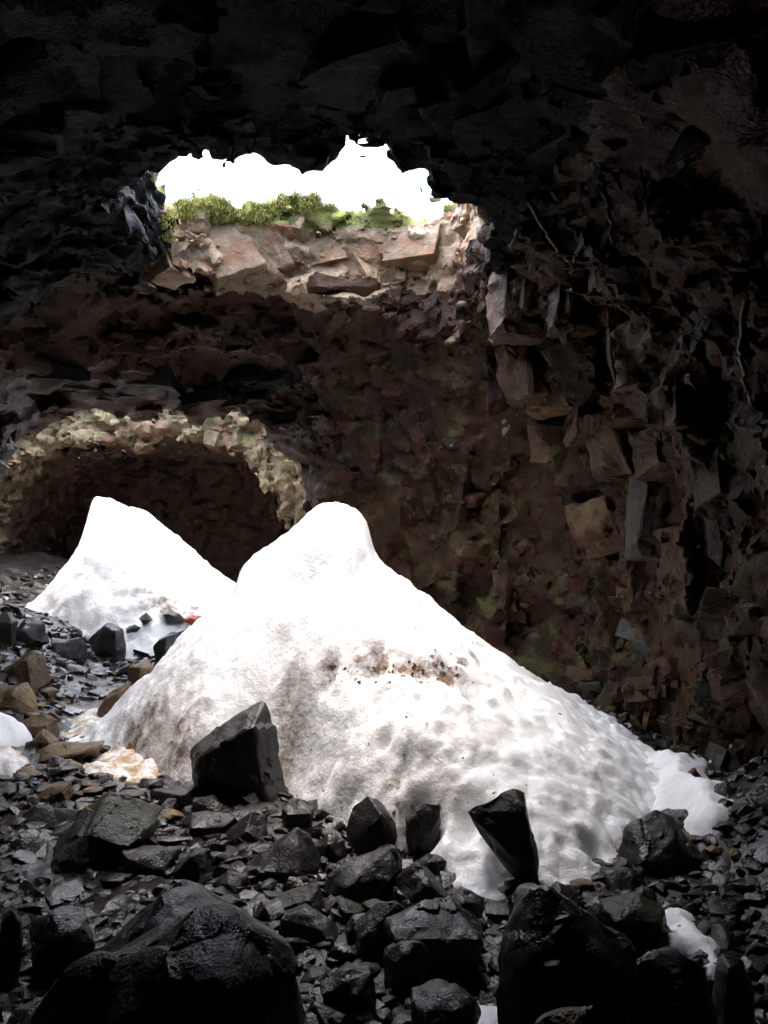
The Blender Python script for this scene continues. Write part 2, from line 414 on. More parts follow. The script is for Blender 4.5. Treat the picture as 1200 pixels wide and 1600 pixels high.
# ------------------------------------------------------------------ floor
fx = np.arange(-10.5, 6.0, 0.08); fy = np.arange(-4.9, 29, 0.08)
FX, FY = np.meshgrid(fx, fy, indexing='ij')
FZ = floor_z(FX, FY)
pf = np.stack([FX.ravel(), FY.ravel(), 0 * FX.ravel()], 1)
FZ = FZ + (0.05 * facets(pf, (0.35, 0.35, 1), 9, 0.6, 0.8)).reshape(FZ.shape)
def grid_mesh(name, X, Y, Z, keep=None):
    a, b = X.shape
    ids = np.arange(a * b).reshape(a, b)
    q = np.stack([ids[:-1, :-1], ids[1:, :-1], ids[1:, 1:], ids[:-1, 1:]], -1).reshape(-1, 4)
    P = np.stack([X.ravel(), Y.ravel(), Z.ravel()], 1)
    if keep is not None:
        q = q[keep.ravel()[q].any(1)]
    u, inv = np.unique(q, return_inverse=True)
    return mesh_np(name, P[u], inv.reshape(q.shape)), u
me, _ = grid_mesh('cave_floor', FX, FY, FZ); shade(me)
tag(link('cave_floor', me, M['floor']), kind='structure')

def floor_hit(px, py):
    d = ray(px, py); s = np.arange(3, 26, 0.02) / d[1]
    P = np.array((0, 0, CAMZ)) + s[:, None] * d
    k = np.argmax(P[:, 2] < floor_z(P[:, 0], P[:, 1]))
    return P[k] if k else P[-1]

# ------------------------------------------------------------------ snow
class Heap:
    def __init__(s, prof, yr, front, back, res):
        s.px, s.pz = np.array(prof).T; s.yr = yr; s.front = np.array(sorted(front)); s.back = back
        x = np.arange(s.px[0] - 0.5, s.px[-1] + 0.5, res); y = np.arange(s.front[:, 1].min() - 0.5, back + 0.3, res)
        s.x, s.y = x, y; s.X, s.Y = np.meshgrid(x, y, indexing='ij')
        P = np.stack([s.X.ravel(), s.Y.ravel(), 0 * s.X.ravel()], 1)
        s.P = P; s.F = floor_z(s.X, s.Y)
        wob = (0.10 * fbm(P, 1.1, 3, 60)).reshape(s.X.shape)
        k = np.linspace(-0.04, 0.04, 5)
        S = np.mean([np.interp(s.X + 0.2 * wob + o, s.px, s.pz) for o in k], 0)
        T = np.mean([np.interp(s.X + o, s.front[:, 0], s.front[:, 1]) for o in np.linspace(-.45, .45, 9)], 0) + 2.2 * wob
        t = np.where(s.Y < yr, (yr - s.Y) / np.maximum(yr - T, 0.3), (s.Y - yr) / (back - yr))
        Sm = np.mean([np.interp(s.X + 0.2 * wob + o, s.px, s.pz) for o in np.linspace(-.55, .55, 11)], 0)
        S = S + (Sm - S) * smooth(0.06, 0.30, t)
        e = 0.09
        g = 1 - (np.sqrt(t * t + e * e) - e) / (math.sqrt(1 + e * e) - e)
        g = np.where(t < 1, g + 0.10 * np.sin(np.clip(t, 0, 1) * math.pi), g * 0.6)
        base = s.F - 0.10
        s.Z = base + np.maximum(S - base, 0.0) * g
        s.Z += (0.07 * fbm(P, 0.9, 3, 61) + 0.045 * fbm(P, 3.2, 3, 62)).reshape(s.X.shape) * smooth(0.0, 0.5, s.Z - base)
        ed = (0.09 * np.abs(vnoise(P, 6, 63)) + 0.05 * vnoise(P, 13, 64)).reshape(s.X.shape)
        s.Z += ed * smooth(0.9, 0.0, s.Z - base) * 0.8
        s.dirt = np.zeros_like(s.X); s.body = (t < 1.04) & (S > s.F - 0.05)
    def hit(s, px, py):
        d = ray(px, py); t = np.arange(s.y[0], s.y[-1], 0.01) / d[1]
        P = np.array((0, 0, CAMZ)) + t[:, None] * d
        i = np.clip(((P[:, 0] - s.x[0]) / (s.x[1] - s.x[0])).round().astype(int), 0, len(s.x) - 1)
        j = np.clip(((P[:, 1] - s.y[0]) / (s.y[1] - s.y[0])).round().astype(int), 0, len(s.y) - 1)
        k = np.argmax(P[:, 2] < s.Z[i, j]); return P[k]
    def height(s, x, y):
        i = ((np.asarray(x) - s.x[0]) / (s.x[1] - s.x[0])).round().astype(int); j = ((np.asarray(y) - s.y[0]) / (s.y[1] - s.y[0])).round().astype(int)
        ok = (i >= 0) & (j >= 0) & (i < len(s.x)) & (j < len(s.y))
        return np.where(ok, s.Z[np.clip(i, 0, len(s.x) - 1), np.clip(j, 0, len(s.y) - 1)], -9)
    def pit(s, px, py, r, dep, stretch=1.0):
        p = s.hit(px, py); q = ((s.X - p[0]) ** 2 + ((s.Y - p[1]) / stretch) ** 2) / (r * r)
        s.Z -= dep * np.exp(-q ** 1.5)
    def stain(s, px, py, rx, ry, a):
        p = s.hit(px, py); q = ((s.X - p[0]) / rx) ** 2 + ((s.Y - p[1]) / ry) ** 2
        s.dirt = np.maximum(s.dirt, a * np.exp(-q))
    def build(s, name, mat, thr=-0.05):
        # small melt cups and grain on the surface
        P3 = np.stack([s.X.ravel(), s.Y.ravel(), s.Z.ravel()], 1)
        low = 0.5 + 0.3 * smooth(2.6, 1.2, P3[:, 2] - s.F.ravel())
        low = low * (1 - 0.45 * smooth(0.3, 1.6, P3[:, 0]))
        cups = low * (np.abs(vnoise(P3, 3.6, 71)) * 0.065 + np.abs(vnoise(P3, 8.5, 74)) * 0.035 + 0.02 * vnoise(P3, 15, 72) + 0.012 * vnoise(P3, 27, 73))
        s.Z = s.Z + cups.reshape(s.X.shape)
        me, u = grid_mesh(name, s.X, s.Y, s.Z, (s.Z > s.F + thr) & s.body); shade(me)
        at_ = me.attributes.new('dirt', 'FLOAT', 'POINT'); at_.data.foreach_set('value', s.dirt.ravel()[u].astype(np.float32))
        return link(name, me, mat)

def prof(pts, D): return [tuple(at(a, b, D)[[0, 2]]) for a, b in pts]
def toes(pts): return [tuple(floor_hit(a, b)[:2]) for a, b in pts]

heap = Heap(prof([(120, 1185), (165, 1125), (215, 1070), (290, 990), (370, 930), (379, 893), (392, 880), (420, 864), (455, 842), (488, 812), (512, 799), (546, 799), (568, 814),
                  (579, 848), (584, 872), (600, 885), (625, 905), (680, 945), (760, 1005), (860, 1070), (960, 1130), (1020, 1172), (1090, 1230)], 11.2), 11.2,
            toes([(135, 1165), (175, 1165), (240, 1212), (300, 1232), (430, 1228), (462, 1265), (500, 1322), (545, 1300), (600, 1310), (640, 1345), (690, 1402),
                  (760, 1430), (815, 1428), (860, 1398), (935, 1424), (965, 1385), (985, 1335), (1010, 1285), (1040, 1255)]), 14.6, 0.028)
for a in [(452, 1170, 0.28, 0.40), (660, 1288, 0.18, 0.34), (738, 1272, 0.18, 0.25), (520, 1290, 0.15, 0.2), (795, 1370, 0.14, 0.15),
          (735, 1098, 0.06, 0.09), (776, 1104, 0.07, 0.10), (600, 1164, 0.07, 0.09), (640, 1186, 0.06, 0.06), (515, 1055, 0.09, 0.12), (655, 1095, 0.05, .06),
          (728, 1040, 0.08, 0.12), (748, 1036, 0.06, 0.1), (450, 1090, 0.11, 0.09), (665, 1060, 0.13, 0.08), (590, 1045, 0.12, 0.09), (700, 1055, 0.12, 0.10),
          (925, 1325, 0.10, 0.12), (498, 884, 0.22, 0.34), (545, 887, 0.17, 0.36), (460, 900, 0.2, 0.22), (574, 882, 0.12, 0.2), (520, 925, 0.2, 0.12), (585, 1100, .06, .06), (690, 1150, .06, .05), (630, 1215, .1, .08)]:
    heap.pit(*a)
for a in [(515, 1054, 0.16, 0.10, 0.9), (565, 1040, 0.22, 0.12, 1.1), (605, 1036, 0.22, 0.12, 1.2), (640, 1050, 0.28, 0.12, 1.3), (690, 1058, 0.25, 0.13, 1.4), (720, 1040, 0.12, 0.14, 1.0), (740, 1030, 0.08, 0.12, 0.8), (620, 1046, 0.6, 0.16, 0.5), (660, 1070, 0.5, 0.15, 0.5),
          (450, 1095, 0.28, 0.2, 0.7), (450, 1165, 0.25, 0.25, 0.9), (235, 1150, 0.35, 0.35, 0.75), (270, 1192, 0.45, 0.4, 0.95), (205, 1182, 0.5, 0.3, 0.95), (285, 1160, 0.25, 0.4, 0.5),
          (640, 1120, 0.8, 0.6, 0.42), (720, 1130, 0.5, 0.5, 0.45), (560, 1180, 0.6, 0.5, 0.38), (660, 1210, 0.5, 0.4, 0.5), (620, 1245, 0.3, 0.25, 0.75), (690, 1250, 0.3, 0.3, 0.65),
          (470, 1215, 0.3, 0.3, 0.4), (770, 1200, 0.5, 0.5, 0.33), (700, 1330, 0.4, 0.4, 0.36), (770, 1000, 0.3, 0.2, 0.5), (840, 1065, 0.4, 0.15, 0.45),
          (640, 990, 1.0, 0.6, 0.25), (900, 1200, 0.6, 0.6, 0.18)]:
    heap.stain(*a)
o = heap.build('snow_heap', M['snow'])
tag(o, 'large dirty snow heap with rounded cap in the middle of the cave', 'snow heap', 'snow heaps under the skylights')

far = Heap([tuple(at(a, b, 18.0)[[0, 2]]) for a, b in [(60, 1010), (80, 975), (100, 932), (124, 885), (136, 852), (139, 826), (143, 795), (150, 778), (170, 782), (225, 802), (280, 848), (330, 888), (375, 920), (440, 965), (520, 1010)]],
           18.0, [(-9, 16.0), (-7, 16.0), (-5.5, 15.6), (-4.5, 15.0), (-3, 15.2), (-1, 15.6)], 20.4, 0.04)
for a in [(255, 948, 0.7, 0.35, 0.9), (290, 958, 0.6, 0.4, 0.9), (230, 965, 0.5, 0.4, 0.5), (180, 950, 0.6, 0.4, 0.4), (330, 940, 0.4, 0.4, 0.4)]:
    far.stain(*a)
o = far.build('snow_heap', M['snow'])
tag(o, 'distant pointed white snow heap glowing beneath the rear archway', 'snow heap', 'snow heaps under the skylights')

def inside_dist(poly, X, Y):
    """distance to the outline, positive inside"""
    d = np.full(X.shape, 1e9); ins = np.zeros(X.shape, bool)
    n = len(poly)
    for i in range(n):
        (ax, ay), (bx, by) = poly[i], poly[(i + 1) % n]
        t = np.clip(((X - ax) * (bx - ax) + (Y - ay) * (by - ay)) / ((bx - ax) ** 2 + (by - ay) ** 2 + 1e-9), 0, 1)
        d = np.minimum(d, np.hypot(X - ax - t * (bx - ax), Y - ay - t * (by - ay)))
        c = ((ay > Y) != (by > Y)) & (X < (bx - ax) * (Y - ay) / (by - ay + 1e-12) + ax)
        ins ^= c
    return np.where(ins, d, -d)

patches = []
def snow_patch(name, pix, thick, mat, label, cat, dirt=0.1, res=0.03, lift=0.0):
    poly = [floor_hit(a, b)[:2] for a, b in pix]
    A = np.array(poly); x = np.arange(A[:, 0].min() - .3, A[:, 0].max() + .3, res); y = np.arange(A[:, 1].min() - .3, A[:, 1].max() + .3, res)
    X, Y = np.meshgrid(x, y, indexing='ij'); P = np.stack([X.ravel(), Y.ravel(), 0 * X.ravel()], 1)
    d = inside_dist(poly, X, Y) + (0.09 * fbm(P, 3.5, 3, 81)).reshape(X.shape)
    Fz = floor_z(X, Y)
    Z = Fz - 0.06 + lift + thick * np.sqrt(np.clip(d / 0.45, 0, 1)) + (0.05 * fbm(P, 3.0, 3, 82) + 0.02 * np.abs(vnoise(P, 11, 83))).reshape(X.shape)
    me, u = grid_mesh(name, X, Y, Z, d > 0); shade(me)
    a_ = me.attributes.new('dirt', 'FLOAT', 'POINT')
    dv = np.clip(dirt + 0.3 * vnoise(P, 2.0, 84), 0, 1)
    a_.data.foreach_set('value', dv[u].astype(np.float32))
    patches.append((poly, thick))
    return tag(link(name, me, mat), label, cat)

snow_patch('snow_patch', [(1005, 1180), (1060, 1186), (1116, 1192), (1112, 1222), (1135, 1245), (1135, 1312), (1085, 1300), (1040, 1262), (1005, 1270)], 0.32, M['snow'],
           'low clean snow tongue at the right foot of the large heap', 'snow patch', 0.0)
snow_patch('snow_patch', [(1035, 1428), (1075, 1424), (1105, 1455), (1140, 1490), (1115, 1525), (1085, 1500), (1040, 1500), (985, 1480), (1000, 1462), (1040, 1462)], 0.26, M['snow'],
           'small bright snow patch between dark rocks at lower right', 'snow patch', 0.0)
snow_patch('snow_patch', [(675, 1588), (740, 1578), (830, 1586), (850, 1640), (660, 1640)], 0.22, M['snow'], 'sliver of bluish snow at the bottom edge before the big boulder', 'snow patch', 0.0)
snow_patch('snow_patch', [(-60, 1120), (10, 1132), (55, 1152), (45, 1172), (-60, 1180)], 0.35, M['snow'], 'small white snow bank at the left edge among brown boulders', 'snow patch', 0.05)
snow_patch('ice_sheet', [(95, 1112), (150, 1092), (180, 1110), (175, 1160), (120, 1160), (90, 1145)], 0.08, M['ice'], 'yellowish thin ice on the stream bed left of the large heap', 'ice', 1.0)
snow_patch('ice_sheet', [(110, 1195), (165, 1170), (250, 1165), (270, 1205), (225, 1222), (140, 1215)], 0.14, M['ice'], 'lumpy yellow brown ice shelf at the left toe of the large heap', 'ice', 1.0)
snow_patch('ice_sheet', [(-60, 1178), (45, 1172), (58, 1200), (20, 1215), (-60, 1220)], 0.25, M['ice'], 'yellow stained ice below the white bank at the left edge', 'ice', 0.8)

# the trickle of water among the cobbles
w = [floor_hit(a, b)[:2] for a, b in [(75, 1060), (110, 1020), (190, 1015), (230, 1030), (195, 1075), (170, 1110), (100, 1112)]]
A = np.array(w); X, Y = np.meshgrid(np.arange(A[:, 0].min(), A[:, 0].max(), 0.06), np.arange(A[:, 1].min(), A[:, 1].max(), 0.06), indexing='ij')
me, _ = grid_mesh('water', X, Y, floor_z(X, Y) + 0.015, inside_dist(w, X, Y) > 0); shade(me)
tag(link('water', me, M['stream']), kind='structure')
w = [floor_hit(a, b)[:2] for a, b in [(-60, 1288), (120, 1300), (330, 1318), (320, 1400), (230, 1440), (150, 1530), (-60, 1600)]]
A = np.array(w); X, Y = np.meshgrid(np.arange(A[:, 0].min(), A[:, 0].max(), 0.05), np.arange(A[:, 1].min(), A[:, 1].max(), 0.05), indexing='ij')
P_ = np.stack([X.ravel(), Y.ravel(), 0 * X.ravel()], 1)
me, _ = grid_mesh('water', X, Y, floor_z(X, Y) + 0.028 + (0.012 * fbm(P_, 2.5, 2, 97)).reshape(X.shape), inside_dist(w, X, Y) > 0); shade(me)
tag(link('water', me, M['stream']), kind='structure')

# ------------------------------------------------------------------ rocks
def hull_mesh(name, pts, bev=0.05, levels=0, rough=0.03, seed=0, sharp=24):
    bm = bmesh.new()
    for p in pts: bm.verts.new(p)
    r = bmesh.ops.convex_hull(bm, input=bm.verts)
    bmesh.ops.delete(bm, geom=list({g for k in ('geom_interior', 'geom_unused') for g in r[k] if isinstance(g, bmesh.types.BMVert)}), context='VERTS')
    bmesh.ops.dissolve_limit(bm, angle_limit=math.radians(9), verts=bm.verts, edges=bm.edges)
    size = max((max(v.co[a] for v in bm.verts) - min(v.co[a] for v in bm.verts)) for a in range(3))
    if bev: bmesh.ops.bevel(bm, geom=bm.edges[:], offset=bev * size, segments=1, affect='EDGES', profile=0.6, clamp_overlap=True)
    bmesh.ops.triangulate(bm, faces=bm.faces[:])
    for k in range(levels):
        L = size * 0.34 / 2 ** k
        es = [e for e in bm.edges if e.calc_length() > L]
        bmesh.ops.subdivide_edges(bm, edges=es, cuts=1); bmesh.ops.triangulate(bm, faces=bm.faces[:])
    bm.normal_update()
    bmesh.ops.recalc_face_normals(bm, faces=bm.faces[:])
    if rough and levels:
        co = np.array([v.co[:] for v in bm.verts], np.float32); nn = np.array([v.normal[:] for v in bm.verts])
        d = size * rough * (fbm(co / size, 2.2, 4, seed, 0.6) + 1.3 * facets(co / size, (0.3, 0.3, 0.3), seed % 13, 0.6, 0.6))
        co = co + nn * d[:, None]
        for v, c in zip(bm.verts, co): v.co = c
    me = bpy.data.meshes.new(name); bm.to_mesh(me); bm.free(); shade(me, sharp)
    return me

def boulder(pix, D, label, mat='boulder', depth=0.8, name='boulder', on=None, foot=True, cat='boulder', group='boulders on the cave floor'):
    rr = random.Random(sum(map(ord, label)))
    if on is not None:
        c = np.mean(pix, 0); D = on.hit(c[0], max(p[1] for p in pix))[1]
    P = np.array([at(a, b, D) for a, b in pix]); c = P.mean(0)
    wdt = np.ptp(P[:, 0]); hgt = np.ptp(P[:, 2]); dep = depth * max(wdt, hgt * 0.8) * 0.5
    pts = [p + np.array((0, rr.uniform(-.15, .15) * dep, 0)) for p in P]
    for s, k in ((-1, 0.62), (1, 0.7)):
        for p in P:
            if rr.random() < 0.35: continue
            f = k * rr.uniform(0.6, 1.45)
            q = c + (p - c) * min(f, 0.93); q[1] = D + s * dep * rr.uniform(0.5, 1.1)
            if s < 0: q[2] -= 0.06 * hgt
            pts.append(q)
    if foot:
        zb = float(floor_z(c[0], D)) - 0.12
        if P[:, 2].min() > zb + 0.02:
            for p in P:
                for s in (-0.6, 0.7):
                    pts.append(np.array((c[0] + (p[0] - c[0]) * 0.75, D + s * dep, zb)))
    org = np.array((c[0], D, min(P[:, 2].min(), pts[-1][2])))
    big = wdt * F / D
    me = hull_mesh(name, [p - org for p in pts], rr.uniform(0.010, 0.022), 4 if big > 120 else 3 if big > 45 else 2, 0.028, sum(map(ord, label)) % 50)
    o = link(name, me, M[mat]); o.location = org
    rocks.append((org[0], org[1], wdt * 0.45))
    return tag(o, label, cat, group)
rocks = []

B = boulder
B([(298, 1170), (315, 1152), (378, 1110), (412, 1094), (422, 1115), (424, 1200), (450, 1240), (440, 1270), (310, 1262), (300, 1215)], 9.1, 'large wedge shaped dark boulder with pointed top leaning on the snow heap', depth=0.7)
B([(722, 1267), (800, 1226), (820, 1242), (825, 1285), (835, 1315), (838, 1372), (820, 1390), (790, 1350), (765, 1310)], 7.2, 'tall tapering dark boulder with flat slanted top standing out of the snow', 'moss_boulder', 0.55, foot=False)
B([(543, 1290), (550, 1260), (575, 1241), (600, 1255), (620, 1285), (622, 1315), (570, 1330), (545, 1320)], 7.9, 'rounded upright black boulder at the notch in the snow front')
B([(507, 1370), (530, 1350), (615, 1315), (632, 1345), (620, 1375), (570, 1420), (520, 1425), (505, 1400)], 7.1, 'slanting black boulder just below the upright one at the snow notch')
B([(382, 1350), (400, 1335), (465, 1292), (482, 1305), (505, 1345), (500, 1370), (450, 1395), (385, 1375)], 7.5, 'wide dark boulder with grey sloping top left of the slanting black one')
B([(340, 1320), (350, 1305), (395, 1266), (415, 1275), (420, 1305), (400, 1335), (345, 1350)], 8.1, 'dark boulder with ridged top just below the wedge shaped boulder')
B([(615, 1375), (640, 1350), (670, 1360), (700, 1390), (712, 1412), (670, 1418), (600, 1420)], 7.0, 'low dark boulder with grey top between black boulders and the snow tip')
B([(630, 1275), (660, 1253), (690, 1255), (682, 1290), (652, 1320), (632, 1300)], 7.75, 'added stone as shade of the melt hole in the snow front', depth=0.6)  # dark stone added to stand in for the shade inside the hole
B([(280, 1285), (300, 1270), (375, 1272), (360, 1300), (315, 1320), (280, 1315)], 8.3, 'flat topped black boulder lying left of the ridged one')
B([(420, 1405), (450, 1393), (500, 1382), (512, 1415), (450, 1422)], 6.9, 'low green mossy rock in front of the wide grey topped boulder', 'moss_boulder')
B([(90, 1315), (135, 1260), (170, 1235), (215, 1245), (250, 1280), (245, 1300), (200, 1330), (100, 1345)], 7.9, 'big wet shiny boulder with greenish front on the left floor', 'moss_boulder', 1.0)
B([(150, 1490), (250, 1400), (270, 1393), (300, 1400), (360, 1432), (380, 1500), (200, 1560)], 5.1, 'wet bluish boulder with shiny sloping top in left foreground', depth=1.0)
B([(20, 1640), (100, 1530), (200, 1482), (320, 1440), (355, 1432), (400, 1450), (440, 1482), (465, 1540), (478, 1650)], 4.1, 'huge near black rounded boulder filling the bottom left foreground', 'moss_boulder', 0.6)
B([(50, 1440), (80, 1427), (130, 1445), (150, 1472), (55, 1475)], 6.1, 'dark hump shaped rock on the wet gravel at left')
B([(270, 1355), (305, 1322), (330, 1325), (332, 1360), (310, 1390), (275, 1385)], 7.4, 'greenish dark rock left of the wide grey topped boulder', 'moss_boulder')
B([(185, 1322), (280, 1325), (278, 1352), (190, 1352)], 7.6, 'flat dark slab lying right below the wet shiny boulder', cat='slab')
B([(25, 1278), (50, 1262), (125, 1265), (120, 1292), (30, 1294)], 8.5, 'black slab edge on the left floor beside the wet shiny boulder', cat='slab')
B([(440, 1435), (475, 1420), (515, 1435), (530, 1460), (450, 1462)], 6.5, 'wet rock with pale sheen below the low green mossy rock')
B([(553, 1450), (590, 1412), (620, 1410), (650, 1435), (615, 1470), (560, 1477)], 6.3, 'blocky moss green rock below the slanting black boulder', 'moss_boulder')
B([(605, 1440), (650, 1415), (710, 1415), (757, 1440), (752, 1480), (610, 1485)], 6.15, 'wide black block between mossy rock and the biggest foreground boulder')
B([(772, 1500), (780, 1470), (815, 1410), (840, 1385), (860, 1385), (880, 1410), (905, 1420), (950, 1440), (990, 1480), (1000, 1550), (1000, 1650), (780, 1650)], 4.9, 'biggest dark boulder with knobbly peak in the right foreground', depth=0.8)
B([(985, 1495), (1035, 1492), (1060, 1480), (1105, 1505), (1112, 1535), (1130, 1650), (985, 1650)], 4.7, 'black rock in the bottom right foreground below the small snow patch', depth=0.7)
B([(597, 1490), (625, 1473), (655, 1473), (675, 1490), (670, 1512), (610, 1522)], 5.85, 'round wet rock with pale top left of the biggest foreground boulder')
B([(967, 1330), (980, 1290), (1025, 1268), (1050, 1275), (1075, 1310), (1100, 1340), (1080, 1372), (1010, 1377), (970, 1350)], 7.7, 'large craggy black boulder at the right end of the snow front')
B([(945, 1362), (995, 1355), (1010, 1380), (980, 1397), (950, 1388)], 7.2, 'small black rock tucked left under the craggy boulder')
B([(940, 1415), (1000, 1395), (1040, 1420), (1045, 1462), (950, 1452)], 6.5, 'olive dark block between biggest boulder and small snow patch', 'moss_boulder')
B([(1080, 1305), (1100, 1295), (1125, 1315), (1118, 1342), (1085, 1332)], 8.0, 'reddish rock right of the craggy black boulder', 'red_boulder')
B([(1063, 1212), (1085, 1198), (1102, 1220), (1097, 1242), (1070, 1230)], 9.2, 'small dark reddish rock sitting in the right snow tongue', 'red_boulder')
B([(1120, 1230), (1135, 1217), (1155, 1240), (1157, 1272), (1135, 1277), (1122, 1262)], 8.2, 'smooth grey upright stone against the right wall by the snow tongue')
B([(1117, 1520), (1130, 1495), (1165, 1500), (1177, 1540), (1150, 1572), (1120, 1552)], 5.2, 'grey rock at the far right below the small snow patch')
B([(8, 1042), (52, 1016), (68, 1020), (80, 1061), (66, 1085), (10, 1080)], 12.3, 'tall brown boulder left of the wet cobble stream', 'brown_boulder')
B([(-15, 1078), (34, 1065), (56, 1090), (62, 1115), (30, 1135), (-15, 1130)], 11.3, 'smooth brown boulder at the left edge above the snow bank', 'brown_boulder')
B([(30, 1128), (68, 1112), (90, 1125), (88, 1147), (45, 1148)], 10.9, 'tan rounded rock beside the yellow ice of the stream', 'brown_boulder')
B([(57, 1180), (75, 1163), (165, 1160), (150, 1180), (105, 1196), (62, 1199)], 10.1, 'long flat brown slab in front of the yellow stream ice', 'brown_boulder', cat='slab')
B([(48, 1158), (68, 1138), (90, 1157), (62, 1169)], 10.5, 'small pointed tan rock just behind the long flat slab', 'brown_boulder')
B([(78, 988), (94, 966), (122, 981), (128, 996), (86, 999)], 15.6, 'blue black boulder at the left foot of the distant snow heap')
B([(139, 1000), (168, 973), (193, 980), (196, 1014), (150, 1014)], 15.0, 'bulky dark boulder in front of the distant snow heap')
B([(80, 1000), (135, 995), (137, 1030), (88, 1036)], 14.3, 'dark square boulder at the head of the cobble stream')
B([(240, 1010), (262, 990), (290, 983), (292, 1000), (262, 1017)], 14.4, 'dark boulder half hidden behind the left flank of the large heap')
B([(200, 1042), (230, 1030), (242, 1040), (212, 1068)], 13.0, 'dark brown rock beside the stream against the large heap', 'brown_boulder')
B([(153, 1105), (172, 1080), (205, 1063), (198, 1085), (165, 1122)], 11.9, 'dark rock at the lower left flank of the large heap', 'brown_boulder')
B([(216, 966), (228, 957), (239, 968), (225, 977)], 16, 'small black rock resting on the distant snow heap', on=far, foot=False)
B([(196, 982), (210, 975), (221, 980), (212, 990), (198, 990)], 16, 'lowest dark rock at the toe of the distant snow heap', on=far, foot=False)
B([(249, 955), (262, 949), (280, 958), (290, 970), (268, 974)], 16, 'flat black rock beside the rust red stone on distant snow', on=far, foot=False)
B([(283, 968), (296, 961), (313, 962), (322, 970), (300, 978)], 16, 'rust red stone on the distant snow heap', 'ember', on=far, foot=False)
B([(18, 990), (41, 964), (68, 971), (79, 1005), (41, 1018)], 14.2, 'dark boulder at the left wall foot by the distant heap')
B([(-12, 966), (12, 956), (28, 971), (18, 990), (-12, 990)], 13.8, 'moss covered rock at the left edge near the rear archway', 'moss_boulder')
B([(45, 1252), (72, 1230), (112, 1219), (118, 1252), (82, 1266)], 8.9, 'brown wet slab behind the black slab edge on the left', 'brown_boulder', cat='slab')
B([(236, 1236), (304, 1230), (308, 1254), (240, 1254)], 8.8, 'dark flat slab left under the wedge shaped boulder', cat='slab')
B([(0, 1425), (20, 1415), (34, 1440), (25, 1475), (-10, 1480)], 5.8, 'black rock at the left edge beside the hump shaped rock')
B([(640, 1560), (690, 1545), (740, 1556), (755, 1582), (660, 1588)], 5.3, 'low wet dark rock above the sliver of snow at the bottom')
B([(500, 1535), (540, 1512), (580, 1520), (590, 1560), (520, 1575)], 5.5, 'dark rock right of the huge bottom left boulder')
B([(850, 1588), (920, 1570), (935, 1590), (900, 1640), (830, 1640)], 4.3, 'thin brown rock edge at the bottom beneath the biggest boulder', 'brown_boulder')

B([(440, 1262), (468, 1246), (492, 1262), (490, 1290), (446, 1292)], 8.3, 'small black block right of the wedge boulder at the snow edge')
B([(488, 1326), (512, 1300), (540, 1312), (542, 1340), (500, 1350)], 7.75, 'dark angular rock left under the upright black boulder')
B([(640, 1352), (668, 1330), (696, 1345), (690, 1372), (650, 1376)], 7.3, 'dark angular rock on the snow just below the melt hole')
B([(690, 1412), (722, 1390), (756, 1402), (760, 1430), (700, 1438)], 6.75, 'low black rock on the snow tip left of the tapering boulder')
B([(845, 1400), (872, 1378), (902, 1392), (905, 1420), (850, 1424)], 6.8, 'dark rock on the snow edge right of the tapering boulder')
B([(420, 1320), (452, 1300), (470, 1318), (440, 1340)], 7.9, 'small slanting rock above the wide grey topped boulder')
B([(540, 1452), (552, 1430), (584, 1428), (590, 1455), (556, 1466)], 6.45, 'dark knob of rock left of the blocky moss green rock')
B([(905, 1432), (930, 1410), (960, 1418), (958, 1448), (912, 1450)], 6.5, 'black rock right behind the biggest foreground boulder')
B([(330, 1382), (356, 1360), (388, 1368), (396, 1398), (338, 1402)], 7.15, 'dark rock in front of the greenish one left of centre')
B([(300, 1250), (330, 1244), (352, 1262), (340, 1282), (302, 1280)], 8.55, 'small black rock at the foot of the wedge shaped boulder')

# loose stones: shapes shared by many copies
def stone_shape(k, flat):
    r = random.Random(500 + k)
    pts = []
    for i in range(13):
        v = Vector((r.gauss(0, 1), r.gauss(0, 1), r.gauss(0, 1))).normalized() * r.uniform(0.8, 1.1)
        pts.append(np.array((v.x * r.uniform(.9, 1.3), v.y * r.uniform(.8, 1.1), v.z * flat)))
    return pts
shapes = [hull_mesh('stone', stone_shape(k, R.uniform(0.4, 0.75)), 0.05, 1, 0.03, k, 35) for k in range(14)]
small = [hull_mesh('pebble', stone_shape(50 + k, R.uniform(0.45, 0.85)), 0, 0) for k in range(10)]

def clear(x, y, r):
    if heap.height(x, y) > floor_z(x, y) - 0.02 or far.height(x, y) > floor_z(x, y) + 0.05: return False
    for poly, th in patches:
        if inside_dist(poly, np.array([x]), np.array([y]))[0] > 0.02: return False
    return all((x - a) ** 2 + (y - b) ** 2 > (0.7 * c + 0.6 * r) ** 2 for a, b, c in rocks)

